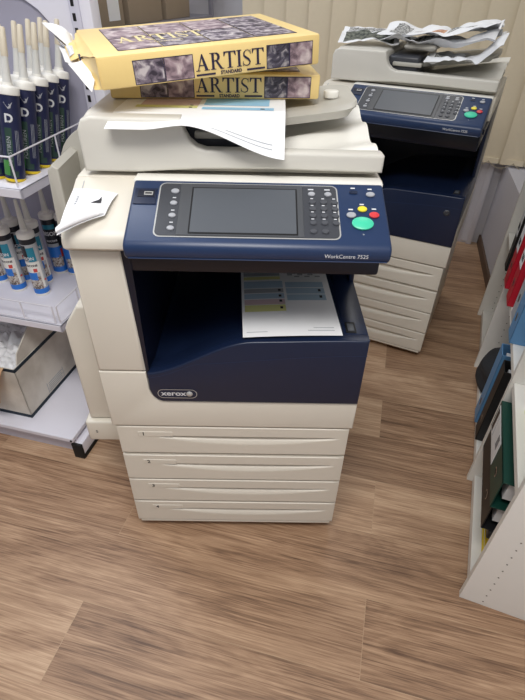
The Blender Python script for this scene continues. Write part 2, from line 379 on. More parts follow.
    b.build('front_cover', t)
    b = MB()
    def tray(u, v):
        x = -.186+.432*u; y = .018+.49*v; dip = .016*sm(0, .12, v)*(1-sm(.2, 1, u))
        z = top(x)-.001-dip+.012*math.sin(v*PI)*(1-u)*.6
        return (x, y, z)
    b.grid(tray, 60, 24, 'navy2', th=.004)
    b.box(.240, .018, .60, .293, .5, .7205, 'navy2', .002)
    b.build('output_tray', t)
    b = MB(); b.box(.246, .022, .7202, .268, .060, .7232, 'black', .001); b.box(.250, .027, .723, .264, .053, .7245, 'screen', .0007); b.build('tray_sensor_button', t)
    # brand badge
    if panel_cy:
        b = MB(); P = rrect(-.169, .549, -.079, .576, .0134, 6); Q = rrect(-.1675, .5505, -.0805, .5745, .0119, 6); n = len(P)
        b.add([(p[0], -.0075, p[1]) for p in P]+[(p[0], -.0075, p[1]) for p in Q], [(i, (i+1) % n, n+(i+1) % n, n+i) for i in range(n)], 'silver')
        b.add([(p[0], -.0069, p[1]) for p in Q], [tuple(range(n))], 'navy2')
        b.text('xerox', .020, frame((-.1325, -.0078, .5635), (1, 0, 0), (0, 0, 1)), 'keyl', bold=.0005, sx=1.15)
        b.lathe([(.0001, .004), (.004, .0035), (.007, .0015), (.0075, 0)], 'silver', 16, frame((-.0965, -.0072, .5625), (1, 0, 0), (0, 0, 1)))
        b.build('brand_badge', t)
    else:
        b = MB(); b.lathe([(.0001, .0035), (.008, .003), (.0105, .001), (.0115, 0)], 'bezel', 20, frame((.245, -.0068, .66), (1, 0, 0), (0, 0, 1))); b.build('round_badge', t)
    # control panel
    b = MB()
    prof = [(.090, 1.0155), (-.046, .9595), (-.053, .9545), (-.0555, .948), (-.0545, .934), (-.050, .927), (-.02, .922), (.05, .920), (.10, .920)]
    b.prism(prof, 'x', -.177, .286, 'navy', .006, 3)
    b.tube([(-.17, -.0528, .929), (.28, -.0528, .929)], .0012, 'navy', 6)
    X = frame(S(0, 0, .0006), (1, 0, 0), (0, .925, .38))
    rr = rrect(-.127, -.138, .199, -.006, .012); b.add([(p[0], p[1], .0002) for p in rr], [tuple(range(len(rr)))], 'silver', X)
    rr = rrect(-.1245, -.1355, .1965, -.0085, .010); b.add([(p[0], p[1], .0008) for p in rr], [tuple(range(len(rr)))], 'bezel', X)
    b.box(-.088, -.1345, .0002, .135, -.0085, .0018, mat('charcoal_screen_surround', (74, 76, 80), .4), .001, 1, X)
    b.box(-.0665, -.131, .0016, .124, -.019, .0028, 'black', .001, 1, X)
    b.text('WorkCentre 7525', .0100, frame((.208, -.0564, .9405), (1, 0, 0), (0, .07, 1)), 'keyl')
    b.text('o', .006, frame(S(.238, .124, .0012), (1, 0, 0), (0, .925, .38)), 'keyl')
    for x, s in ((.228, .012), (.259, .014), (.241, .053), (.22, .066), (.262, .064)): b.box(x-.004, -s-.0015, .0006, x+.004, -s+.0015, .0011, 'keyl', X=X)
    b.prism([(x, y) for x, y in rrect(.221, -.026, .236, -.018, .003)], 'z', .0004, .0012, 'navy2', X=X)
    LG = b
    b = MB(); b.box(-.064, -.1285, .0026, .1215, -.0215, .0032, 'screen', .0005, 1, X); b.build('touch_screen', t)
    b = MB(); b.box(-.171, -.062, .0004, -.130, -.022, .0012, 'navy2', .0005, 1, X); b.box(-.165, -.045, .001, -.134, -.027, .0016, 'cavity', .0005, 1, X); b.box(-.153, -.041, .0016, -.137, -.032, .003, 'silver', .0005, 1, X)
    b.box(-.151, -.0385, .003, -.139, -.035, .0034, 'black', X=X); b.build('usb_port', t)
    def key(x, s, r, m, e=1.0, h=.003):
        k = MB(); k.lathe([(r, 0), (r, h*.6), (r*.82, h), (.0001, h*1.1)], m, 18, X @ Matrix.Translation((x, -s, .0006)) @ Matrix.Diagonal((1.1*e, .85, 1, 1)))
        k.build('button', t)
    for s, m, r in ((.029, 'keyg', .0068), (.059, 'keyg', .006), (.089, 'keyg', .006), (.119, 'keyg', .006)): key(-.0975, s, r, m)
    b = LG
    for s in (.045, .076, .105): b.box(-.1005, -s-.001, .0008, -.0945, -s+.001, .0012, 'keyl', X=X)
    for x in (.151, .181):
        b.box(x-.006, -.019, .0008, x+.004, -.0165, .0012, 'keyl', X=X)
    for r_, s in enumerate((.0435, .0605, .0765, .0935)):
        for c_ in range(3): b.box(.1515+.02*c_-.003, -s-.0012+.003, .0008, .1515+.02*c_+.002, -s+.0008+.003, .0011, 'keyl', X=X)
    b.build('control_panel', t)
    key(.151, .030, .006, 'keyg'); key(.181, .030, .006, 'keyg')
    for r_, s in enumerate((.051, .067, .084, .101)):
        for c_ in range(3): key(.1515+.0201*c_, s, .0058, 'key')
    key(.151, .121, .006, 'key'); key(.172, .121, .006, 'key')
    key(.2385, .100, .0175, 'green', 1.0, .004); key(.241, .065, .0078, 'yellow'); key(.261, .079, .0082, 'red'); key(.220, .080, .0078, 'keyg'); key(.259, .028, .0068, 'keyg', 1.1)
    # document feeder lid
    b = MB()
    b.box(-.268, .138, 1.0175, .28, .60, 1.034, 'trayg', .003)
    front = [(-.276, 1.0185), (-.18, 1.0185), (-.06, 1.0265), (.08, 1.0285), (.289, 1.0255), (.289, 1.056), (.284, 1.0595), (-.045, 1.061), (-.062, 1.066), (-.075, 1.077), (-.083, 1.092), (-.088, 1.1155), (-.25, 1.1155), (-.268, 1.109), (-.276, 1.093)]
    b.prism(front, 'y', .12, .155, 'beige2', .0055, 3)
    hp = [(.125, 1.03), (.125, 1.086), (.131, 1.102), (.145, 1.112), (.17, 1.1158), (.46, 1.1158), (.54, 1.10), (.59, 1.06), (.60, 1.03)]
    b.prism(hp, 'x', -.272, -.089, 'beige2', .012, 3)
    b.build('document_feeder_cover', t)
    b = MB()
    def cat(u, v):
        x = -.088+.374*u; y = .15+.44*v
        z = 1.030+.020*sm(.05, 1, u)+.022*sm(.0, .8, v)*u
        z += .0065*math.sin((v*3.5-u*1.1)*2*PI)*sm(.1, .6, u)
        return (x, y, z)
    b.grid(cat, 40, 90, 'white', th=.006); b.box(.279, .15, 1.02, .289, .24, 1.046, 'beige2', .003); b.build('catch_tray', t)
    b = MB(); b.box(-.088, .17, 1.034, .02, .5, 1.102, 'bezel', .01, 3); b.box(-.07, .162, 1.07, .03, .19, 1.083, 'trayg', .004); b.box(-.088, .157, 1.031, .08, .17, 1.052, 'black', .003); b.build('feed_roller_housing', t)
    b = MB()
    def inp(u, v):
        x = .005+.25*u; y = .25+.24*v; r = .05
        if u > .8: y = max(.25+.0*u, y); 
        cx = max(0, (u-.8)/.2); k = 1-math.sqrt(max(0, 1-cx*cx))
        y = .37+(y-.37)*(1-.35*k)
        return (x, y, 1.082+.138*x*1.0+(.02*(1-sm(0, .06, v)) * -.3))
    b.grid(inp, 24, 14, 'trayg', th=.016); b.build('input_tray', t)
    b = MB(); b.prism(rrect(.19, .33, .222, .36, .012), 'z', 1.112, 1.126, 'white', .003) if panel_cy else b.box(-.05, .2, 1.115, .06, .35, 1.135, 'trayg', .012, 3)
    b.build('paper_guide', t)
    return t
pr = printer('foreground beige and navy office printer with two yellow paper reams on its lid', (0, 0, 0), 0)
# side unit and opened bypass tray of the near printer
b = MB(); b.prism([(-.2955, .365), (-.392, .365), (-.392, .662), (-.382, .682), (-.355, .722), (-.2955, .73)], 'y', .10, .50, 'beige', .006, 3)
b.build('side_cover', pr)
b = MB(); b.box(-.405, .088, .288, -.2865, .50, .362, 'beige', .007, 3)
b.text('5', .014, frame((-.378, .087, .325), (1, 0, 0), (0, 0, 1)), 'ink'); b.build('side_tray', pr)
b = MB()
b.prism([(-.297, .80), (-.372, .81), (-.392, .87), (-.384, .99), (-.372, 1.004), (-.36, .995), (-.362, .87), (-.297, .845)], 'y', .20, .43, 'trayg', .005, 3)
q = [(-.296, .83), (-.385, .85)]+[(-.296-.108*math.cos(R(a)), .955+.098*math.sin(R(a))) for a in range(0, 91, 10)]
b.prism(q, 'y', .33, .345, 'trayg', .002)
b.build('bypass_tray', pr)
p2 = printer('second navy and beige printer standing farther back, crumpled newspapers on its lid', (.500, .947, 0), R(-25.78), False)

# ------------------------------------------------------------------ paper reams on the lid
def ream(label, X, L, D, H, upper):
    b = MB(); rnd = random.Random(3+upper)
    def wrap(): 
        bm = bmesh.new(); bmesh.ops.create_cube(bm, size=1)
        for v in bm.verts: v.co = ((v.co.x+.5)*L, (v.co.y+.5)*D, (v.co.z+.5)*H)
        bmesh.ops.bevel(bm, geom=bm.edges[:], offset=.0045, segments=2, profile=.5, affect='EDGES')
        return bm
    b.bm(wrap(), 'ream')
    F = frame((0, -.0005, 0), (1, 0, 0), (0, 0, 1))
    def pic(x0, y0, x1, y1, m, F=F, e=.0014):
        b.add([(x0-e, y0-e, 0), (x1+e, y0-e, 0), (x1+e, y1+e, 0), (x0-e, y1+e, 0)], [(0, 1, 2, 3)], 'navyink', F)
        b.add([(x0, y0, .0004), (x1, y0, .0004), (x1, y1, .0004), (x0, y1, .0004)], [(0, 1, 2, 3)], m, F)
    pic(.061, .004, .112, .039, 'pic1'); pic(.115, .004, .165, .039, 'pic2'); pic(.308, .004, .352, .040, 'pic3'); pic(.3545, .004, .400, .040, 'pic2')
    serif_word(b, 'ARTIST', .170, .132, .0265, F @ Matrix.Translation((0, .0125, .0003)), 'navyink')
    b.text('STANDARD', .0078, F @ Matrix.Translation((.2365, .0064, .0004)), 'navyink', bold=.0003)
    for a, c in ((.170, .206), (.267, .303)): b.add([(a, .0046, .0004), (c, .0046, .0004), (c, .0078, .0004), (a, .0078, .0004)], [(0, 1, 2, 3)], 'navyink', F)
    T = frame((0, 0, H+.0004), (1, 0, 0), (0, 1, 0))
    xs = (.045, .125, .215, .30, .385); ms = ('pic3', 'pic2', 'pic1', 'pic2', 'pic1', 'pic1', 'pic2', 'pic1')
    for i in range(4):
        for j, (y0, y1) in enumerate(((.03, .145), (.15, D-.03))):
            pic(xs[i], y0, xs[i+1]-.004, y1, ms[(i*3+j*2+upper) % 8], T)
    serif_word(b, 'ARTIST', .055, .17, .060, frame((0, .095, H+.0012), (1, 0, 0), (0, 1, 0)), 'cream')
    b.text('STANDARD', .012, frame((.14, .075, H+.0012), (1, 0, 0), (0, 1, 0)), 'cream')
    o = b.build('paper_ream', None, 30); o.matrix_world = X
    o['label'] = label; o['category'] = 'paper ream'; o['group'] = 'yellow paper reams on the near printer'
    return o
a, tt, ss = .384, .064, .04
cu = Vector((math.cos(a)*math.cos(tt), math.sin(a)*math.cos(tt), math.sin(tt))); cv = Vector((-math.sin(a)*math.cos(ss), math.cos(a)*math.cos(ss), math.sin(ss)))
cn = cu.cross(cv).normalized(); cv = cn.cross(cu)
XU = Matrix((cu, cv, cn)).transposed().to_4x4(); XU.translation = Vector((-.218, .119, 1.1562))
up = ream('upper yellow wrapped paper ream, torn open at its left end', XU, .417, .304, .051, 1)
a = .081
XL = Matrix.Rotation(a, 4, 'Z'); XL.translation = Vector((-.244, .259, 1.1172))
lo = ream('lower yellow wrapped paper ream lying flat on the printer lid under another', XL, .42, .297, .0455, 0)
# torn wrapper at the left end of the upper ream
b = MB()
def flap(pts, m, th=.0006, bend=.0):
    P = [Vector(p) for p in pts]
    def f(u, v):
        p = P[0]*(1-u)*(1-v)+P[1]*u*(1-v)+P[2]*u*v+P[3]*(1-u)*v
        n = (P[1]-P[0]).cross(P[3]-P[0]).normalized()
        return p+n*(bend*math.sin(PI*u)*math.sin(PI*v)+.003*noise.noise(p*40))
    b.grid(f, 10, 10, m, th=th)
flap([(.002, .0, .05), (.002, .0, .002), (-.010, .015, .0), (-.020, .11, .032)], 'ream', bend=.004)
flap([(.002, .0, .05), (-.020, .11, .036), (-.018, .20, .044), (.002, .30, .05)], 'ream', bend=.004)
flap([(-.006, .02, .014), (-.012, .09, .034), (-.040, .05, .036), (-.016, .012, -.002)], 'paper', bend=-.003)
flap([(-.016, .10, .036), (-.014, .20, .050), (-.036, .19, .050), (-.034, .11, .032)], 'ream', bend=.004)
flap([(-.024, .12, .0405), (-.022, .155, .0465), (-.033, .155, .0465), (-.034, .12, .0375)], 'keyl', bend=.004)
flap([(-.012, .085, .0335), (-.014, .115, .0395), (-.019, .115, .0385), (-.018, .085, .0305)], 'navyink', bend=.003)
flap([(-.018, .15, .030), (-.014, .24, .052), (-.040, .25, .072), (-.064, .17, .084)], 'paper', bend=.012)
flap([(-.018, .15, .028), (-.016, .22, .042), (-.034, .24, .058), (-.050, .17, .062)], 'paper', bend=-.008)
flap([(-.012, .12, .018), (-.014, .20, .036), (-.045, .18, .046), (-.042, .13, .028)], 'paper', bend=.005)
o = b.build('torn_wrapper_end', up, 60)

# ------------------------------------------------------------------ sheets of paper
def sheet(name, fn, label, group=None, extra=None, nu=30, nv=20):
    b = MB(); b.grid(fn, nu, nv, 'paper', th=.0003)
    def on(u0, v0, u1, v1, m, k=1, h=.0004):
        def g(u, v):
            e = 1e-3; p = Vector(fn(u, v)); n = (Vector(fn(u+e, v))-p).cross(Vector(fn(u, v+e))-p).normalized(); return p+n*h*k
        b.grid(g, max(2, int(abs(u1-u0)*30)), max(2, int(abs(v1-v0)*20)), m, u0, u1, v0, v1)
    if extra: extra(on)
    return tag(b.build(name, None, 60), label, 'paper', group)
def print_a(on):
    on(.03, .86, .45, .975, 'pgrey'); on(.03, .80, .45, .855, 'pgrey'); on(.03, .745, .45, .79, 'pyel')
    on(.03, .62, .47, .72, 'pblue'); on(.03, .55, .47, .61, 'pgrey'); on(.03, .47, .47, .54, 'pblue'); on(.03, .39, .47, .46, 'pink'); on(.03, .30, .47, .385, 'pyel')
    on(.50, .62, .93, .70, 'pblue'); on(.50, .53, .93, .61, 'pblue'); on(.50, .44, .93, .52, 'pblue')
    for v in (.49, .57, .42, .33): on(.41, v, .44, v+.03, 'ink', h=.0007)
    for v in (.47, .56): on(.86, v, .89, v+.035, 'ink', h=.0007)
    for i in range(9):
        x = .54+.04*i; on(x, .80+.03*math.sin(i*2.1), x+.06, .83+.04*math.sin(i*2.1+.3), 'pgrey', h=.0006+.0001*i)
    on(.55, .84, .8, .88, 'pgrey', h=.0005)
    on(.72, .085, .93, .092, 'pgrey'); on(.66, .055, .93, .062, 'pgrey'); on(.04, .05, .25, .056, 'pgrey')
def out_sheet(u, v): return (.026+.211*u-.016*v, .002+.297*v+.008*u, .7195+.0035*u+.010*v+.002*math.sin(PI*u))
sheet('printed_sheet', out_sheet, 'printed test page lying in the output tray of the near printer', None, print_a)
def top_sheet(u, v):
    x = -.218+.318*u+.006*v; y = .104+.20*v
    z = 1.1163
    # left half lies over the rounded edge of the lid, right half droops over the opening
    front = max(0, (1-v*2.6)) if v < .4 else 0
    z -= .014*front**1.5*(1-sm(.2, .45, u)*.6)
    z -= .055*sm(.42, 1.02, u)*front**.9
    y -= .012*front
    return (x, y, max(z, 1.058) if y > .118 else z)
def print_b(on):
    on(.12, .56, .47, .9, 'pink', h=.0006); on(.10, .46, .47, .56, 'pyel', h=.0006); on(.50, .60, .9, .9, 'sky', h=.0006); on(.50, .42, .93, .52, 'sky', h=.0006)
    for v in (.47, .56): on(.42, v, .44, v+.03, 'ink', h=.0009)
    on(.85, .45, .875, .485, 'ink', h=.0009); on(.66, .10, .93, .108, 'pgrey', h=.0006); on(.58, .06, .93, .067, 'pgrey', h=.0006)
sheet('printed_sheet', top_sheet, 'printed sheet curling over the front of the near lid under the reams', None, print_b, 40, 30)
# folded note on the left deck
b = MB()
A_, B_, C_, D_ = Vector((-.290, .082, .9990)), Vector((-.206, .072, .9950)), Vector((-.219, .014, .9770)), Vector((-.288, -.044, .9640))
def note(u, v):
    p = A_*(1-u)*(1-v)+B_*u*(1-v)+C_*u*v+D_*(1-u)*v; return p+Vector((0, 0, .004*math.sin(PI*v)+.003*math.sin(PI*u)))
b.grid(note, 12, 12, 'paper', th=.0004)
def fold(u, v):                                                    # edge curled back over the sheet
    p0 = D_.lerp(C_, u); w_ = .020*math.sin(PI*min(1, .12+u*.88))**.7+.001; t = -PI*.55+v*PI*1.15
    n = Vector((-.15, .9, .3)).normalized(); c = p0+n*w_*.35+Vector((0, 0, .004+w_*.28))
    return c+n*math.cos(t+PI)*w_*.45*-1*(-1)+Vector((0, 0, 1))*math.sin(t)*w_*.32
b.grid(fold, 16, 10, 'paper', th=.0003)
b.poly([note(.55, .50)+Vector((0, 0, .002)), note(.72, .42)+Vector((0, 0, .002)), note(.74, .30)+Vector((0, 0, .002)), note(.78, .44)+Vector((0, 0, .002)), note(.80, .55)+Vector((0, 0, .002))], 'ink')
for i in range(4): b.poly([note(.18+.0*i+a_, .25+.06*i+c_)+Vector((0, 0, .0015)) for a_, c_ in ((0, 0), (.05, 0), (.05, .03), (0, .03))], 'pgrey')
tag(b.build('folded_note', None, 60), 'folded white scrap of paper on the left deck of the near printer', 'paper')

# ------------------------------------------------------------------ newspapers on the far printer
FB = Matrix.Translation((.5, .947, 0)) @ Matrix.Rotation(R(-25.78), 4, 'Z')
def news(label, x0, y0, x1, y1, z, amp, seed, decor, rot=0, up_=0, name='newspaper', slope=0, rise=0):
    b = MB(); off = Vector((seed*3.1, seed*1.7, 0))
    cx, cy = (x0+x1)/2, (y0+y1)/2
    def f(u, v):
        x = x0+(x1-x0)*u; y = y0+(y1-y0)*v
        n1 = noise.noise(Vector((u*2.0, v*1.8, seed*2.3))+off); n2 = abs(noise.noise(Vector((u*3.6+v*1.5, v*2.6, seed))+off)); n3 = noise.noise(Vector((u*8, v*6, seed))+off)
        zz = z+amp*(abs(n1)*1.3+n2*.7+n3*.18)+up_*sm(.7, 1, u)+slope*u+rise*v
        X = x-cx; Y = y-cy+amp*.8*n1; c, s = math.cos(rot), math.sin(rot)
        return FB @ Vector((cx+X*c-Y*s+amp*n2*.5, cy+X*s+Y*c, zz))
    b.grid(f, 44, 36, 'paper', th=.0004)
    def on(u0, v0, u1, v1, m, h=.0009):
        def g(u, v):
            e = 1e-3; p = f(u, v); n = (f(u+e, v)-p).cross(f(u, v+e)-p).normalized(); return p+n*h
        b.grid(g, max(3, int(abs(u1-u0)*44)), max(3, int(abs(v1-v0)*36)), m, u0, u1, v0, v1)
    for d in decor: on(*d)
    return tag(b.build(name, None, 50), label, 'newspaper')
news('dark printed leaflet at the left end of the papers on the far printer', -.30, .19, -.09, .38, 1.122, .016, 2, [(.08, .06, .92, .62, 'newsd'), (.1, .66, .9, .95, 'newsg')], .2, name='leaflet', rise=.035)
news('crumpled newspaper spread lowest over the feeder of the far printer', -.13, .16, .245, .46, 1.118, .042, 5, [(.1, .15, .4, .5, 'newsg')], -.05, .02, slope=.016)
news('topmost crumpled newspaper with an orange photo on the far printer', -.15, .19, .235, .47, 1.150, .042, 9, [(.30, .22, .55, .42, 'newso'), (.1, .1, .25, .6, 'newsg'), (.58, .22, .8, .5, 'newsg')], .0, .015, slope=.01)

news('white newspaper sheet sagging over the right end of the far feeder', .03, .135, .262, .33, 1.088, .030, 14, [(.1, .3, .4, .7, 'newsg')], .08, .05, name='newspaper', slope=.012)
# ------------------------------------------------------------------ shop gondola on the left
GA = R(-14); GO = Vector((-.55, .255, 0))
GM = Matrix.Translation(GO) @ Matrix.Rotation(GA, 4, 'Z')
gd = thing('shop_shelving', 'white metal shop shelving unit with wire fences left of the near printer', 'shelving', GO, GA)
b = MB(); b.box(-.95, 0, .078, 0, .47, .0955, 'shelfw', .002, 1); b.box(-.95, .03, .0, -.03, .045, .079, 'lilac'); b.lathe([(.004, 0), (.004, .002)], 'black', 8, frame((-.006, -.0005, .087), (1, 0, 0), (0, 0, 1)))
b.build('base_deck', gd)
b = MB(); b.box(-.012, .010, .0, .022, .46, .066, 'shelfw', .003); b.box(-.014, .002, 0, .024, .012, .068, 'rubber', .003); b.box(.020, .008, 0, .0245, .46, .018, 'rubber', .001); b.build('foot', gd)
def gshelf(v0, z0, z1):
    b = MB()
    b.box(-.95, v0+.002, z1-.004, 0, .47, z1, 'shelfw'); b.box(-.95, v0, z0, 0, v0+.006, z1, 'shelfw', .001, 1); b.box(-.004, v0, z0, 0, .47, z1, 'lilac'); b.box(-.95, v0, z0, -.946, .47, z1, 'lilac')
    s = b.build('shelf', gd)
    return s
def fence(par, v0, z, h, pitch):
    b = MB(); r = .0022
    for zz in (z+.004, z+h): b.tube([(-.94, v0+.008, zz), (-.02, v0+.008, zz)], r, 'wire', 6)
    n = int(.92/pitch)
    for k in range(n+1): b.tube([(-.02-k*pitch, v0+.008, z), (-.02-k*pitch, v0+.008, z+h)], r, 'wire', 6)
    b.build('wire_fence', par)
    b = MB()
    for zz in (z+.004, z+h): b.tube([(-.008, v0+.012, zz), (-.008, .44, zz)], r, 'wire', 6)
    for k in range(5): b.tube([(-.008, v0+.012+.107*k, z), (-.008, v0+.012+.107*k, z+h)], r, 'wire', 6)
    b.build('wire_fence', par)
s1 = gshelf(.10, .463, .484); fence(s1, .10, .484, .062, .105)
s2 = gshelf(.10, .870, .892)
b = MB(); r = .0022
b.tube([(-.94, .112, .966), (-.015, .112, .966), (-.015, .46, .972)], r, 'wire', 6); b.tube([(-.015, .112, .892), (-.015, .112, .966)], r, 'wire', 6); b.tube([(-.30, .112, .892), (-.30, .112, .966)], r, 'wire', 6)
b.tube([(-.015, .3, .892), (-.015, .3, .969)], r, 'wire', 6)
b.build('wire_fence', s2)
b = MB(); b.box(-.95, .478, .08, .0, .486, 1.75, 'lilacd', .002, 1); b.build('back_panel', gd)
for x in (.0, -.98):
    b = MB(); b.box(x, .455, 0, x+.030, .50, 1.75, 'lilac', .003)
    if x == .0:
        b.box(.030, .457, 0, .062, .50, 1.75, 'shelfw', .003)
    for k in range(52):
        z = .14+k*.0315
        b.box(x+.008, .4543, z, x+.017, .456, z+.017, 'black')
    b.build('upright', gd)
b = MB()                                                          # raised side plate with a curved lower edge
arc = [(-.55, 1.265), (-.20, 1.262), (-.14, 1.255), (-.10, 1.232), (-.065, 1.196), (-.035, 1.158), (-.002, 1.12)]
b.prism(arc+[(-.002, 1.6), (-.55, 1.6)], 'y', .468, .474, 'shelfw', .001, 1); b.build('header_plate', gd)

# sealant cartridges
def cyl_patch(b, r, a0, a1, z0, z1, m):
    n = max(3, int(abs(a1-a0)/R(10)))
    b.grid(lambda u, v: (r*math.cos(a0+(a1-a0)*u), r*math.sin(a0+(a1-a0)*u), z0+(z1-z0)*v), n, 1, m)
def cyl_text(b, s, size, r, a, z, m, rot=False, bold=0, sx=1):
    def wp(v):
        x, y = (v.x, v.y) if not rot else (-v.y, v.x)
        return Vector((r*math.cos(a+x/r), r*math.sin(a+x/r), z+y))
    b.text(s, size, None, m, warp=wp, bold=bold, sx=sx)
FA = R(-60)      # label faces the camera
CR = .0235
def cartridge(kind, label, cat='sealant cartridge', group=None):
    t = thing('sealant_cartridge', label, cat, (0, 0, 0), 0, group); r = CR; H = .195
    b = MB()
    if kind in ('navy', 'green'):
        b.lathe([(r-.001, 0), (r, .001), (r, .007)], 'carty'); b.lathe([(r, .007), (r, H)], 'cart', cap=False, n=28)
        cyl_patch(b, r+.0003, FA-1.3, FA-.35, .015, .05, 'cartg')
        cyl_patch(b, r+.0003, FA-.55, FA+.12, .022, .125, 'cartg' if kind == 'green' else 'cartdg')
        cyl_patch(b, r+.0003, FA-.3, FA+.5, .012, .026, 'cartdg')
        if kind == 'green': cyl_text(b, 'POLISTIREN', .02, r+.0006, FA-.2, .07, 'keyl', True, .0004)
        else: cyl_text(b, 'POLISTIREN', .013, r+.0006, FA-.2, .072, 'pgrey', True)
        cyl_text(b, 'D', .026, r+.0005, FA-.05, .145, 'keyl', bold=.001)
        # small bird mark above the letter
        for q in ([(-.010, .010), (0, -.004), (.006, .0), (.004, .006)], [(0, 0), (.010, .012), (.004, -.003)]):
            b.add([((r+.0006)*math.cos(FA+x/r), (r+.0006)*math.sin(FA+x/r), .170+y) for x, y in q], [tuple(range(len(q)))], 'keyg')
        for k in range(3): cyl_patch(b, r+.0004, FA+.45+.14*k, FA+.49+.14*k, .04, .12, 'pgrey')
    else:
        b.lathe([(r-.001, 0), (r, .001), (r, .008)], 'capw'); b.lathe([(r, .008), (r, H)], 'csilver' if kind == 'grey' else 'cblack', cap=False, n=28)
        cyl_patch(b, r+.0003, 0, 2*PI, .008, .026, 'cblue')
        a = FA-.30
        cyl_patch(b, r+.0004, a-.9, a+.9, .026, .070, 'cphoto'); cyl_patch(b, r+.0005, a-.9, a+.45, .058, .084, 'cblue')
        if kind == 'grey':
            cyl_patch(b, r+.0004, a-.9, a+.9, .084, .120, 'capw'); cyl_text(b, 'SILICONE', .009, r+.0008, a, .108, 'cblack', bold=.0004)
            cyl_patch(b, r+.0006, a+.15, a+.62, .086, .098, 'cred'); cyl_patch(b, r+.0005, a-.9, a-.05, .125, .175, 'cblack'); cyl_patch(b, r+.0005, a-.05, a+.9, .122, .168, 'teal')
            cyl_text(b, 'BISON', .014, r+.0008, a-.2, .132, 'keyl', bold=.0005); cyl_text(b, 'CLEAR', .008, r+.0008, a, .032, 'cblack', bold=.0003)
            cyl_patch(b, r+.0006, a+.85, a+1.15, .03, .12, 'capw'); cyl_patch(b, r+.0006, a+1.2, a+1.6, .05, .056, 'cred')
            cyl_patch(b, r+.0003, 0, 2*PI, .178, H, 'cblack')
        else:
            cyl_patch(b, r+.0004, a-1.2, a+1.4, .026, .10, 'cblue'); cyl_patch(b, r+.0006, a-.6, a+1.0, .03, .062, 'cphoto'); cyl_patch(b, r+.0006, a-.8, a+.9, .10, .112, 'pgrey')
            cyl_text(b, 'BISON', .018, r+.0008, a+.1, .147, 'keyl', bold=.0006); cyl_text(b, 'SILICONE', .0085, r+.0008, a+.1, .122, 'keyl', bold=.0003)
            cyl_patch(b, r+.0005, a-.8, a+.9, .163, .178, 'teal')
            cyl_patch(b, r+.0007, a+.9, a+1.3, .06, .09, 'cred')
    b.build('tube', t)
    b = MB(); b.lathe([(r+.0005, H), (r+.002, H+.001), (r+.002, H+.014), (r, H+.017), (.012, H+.020), (.011, H+.026)], 'capw', 28); b.build('cap', t)
    n0 = H+.02
    b = MB(); b.lathe([(.0105, n0), (.0085, n0+.03), (.006, n0+.075), (.0045, n0+.095)], 'noz', 14); b.build('nozzle', t)
    if kind in ('navy', 'green'):
        b = MB(); b.lathe([(.0078, n0+.058), (.0078, n0+.062), (.0062, n0+.112), (.004, n0+.115)], 'tip', 12); b.build('tip_cover', t)
    return t
def put(o, u, v, z, lean_v=0, lean_u=0, spin=0):
    o.matrix_world = GM @ Matrix.Translation((u, v, z)) @ Matrix.Rotation(R(lean_u), 4, 'Y') @ Matrix.Rotation(R(-lean_v), 4, 'X') @ Matrix.Rotation(spin, 4, 'Z')
gU = 'navy sealant cartridges on the upper shelf'; gM = 'silicone cartridges on the lower shelf'
navy0 = cartridge('navy', 'navy sealant cartridge nearest the fence corner on the upper shelf', group=gU)
put(navy0, -.055, .158, .8925, 11, 5)
row = [(-.057, .226, 'second navy sealant cartridge from the fence corner on the upper shelf'), (-.058, .281, 'third navy sealant cartridge behind the fence corner on the upper shelf'),
       (-.062, .335, 'fourth navy sealant cartridge behind the fence corner on the upper shelf'), (-.064, .388, 'fifth navy sealant cartridge behind the fence corner on the upper shelf')]
for i, (u, v, l) in enumerate(row): o = dup(navy0, l); put(o, u+.002, v-.006, .8925, 11, 5, .1*i)
g0 = cartridge('green', 'sealant cartridge with broad green label at the left picture edge, upper shelf', group=gU); put(g0, -.113, .164, .8925, 11, 5, .12)
for u, v, l in ((-.114, .232, 'navy cartridge directly behind the green labelled one on the upper shelf'), (-.114, .290, 'navy cartridge third in the row behind the green labelled one'), (-.116, .348, 'navy cartridge fourth in the row behind the green labelled one'), (-.118, .402, 'navy cartridge last in the row behind the green labelled one')):
    o = dup(navy0, l); put(o, u+.002, v-.008, .8925, 10, 5, .3)
m0 = cartridge('grey', 'silicone cartridge with teal and blue label nearest the printer in front', group=gM); put(m0, -.163, .255, .4845)
for u, v, sp, l in ((-.250, .257, -.1, 'silicone cartridge with teal label, left neighbour of the foremost one'), (-.196, .322, .4, 'silicone cartridge hidden directly behind the foremost right one'), (-.262, .318, .5, 'silicone cartridge standing second in the left row of the lower shelf'), (-.340, .290, .2, 'silicone cartridge with red mark at the left picture edge, lower shelf'), (-.2, .375, .3, 'silicone cartridge third back between the two rows')):
    if l.startswith('silicone cartridge third'): continue
    o = dup(m0, l); put(o, u, v, .4845, 0, 0, sp)
k0 = cartridge('black', 'black and blue silicone cartridge standing alone near the back of the shelf', group=gM); put(k0, -.186, .398, .4845, 0, 0, .15)
o = dup(k0, 'black and blue silicone cartridge half hidden behind the folded note'); put(o, -.134, .404, .4845, 0, 0, .2)

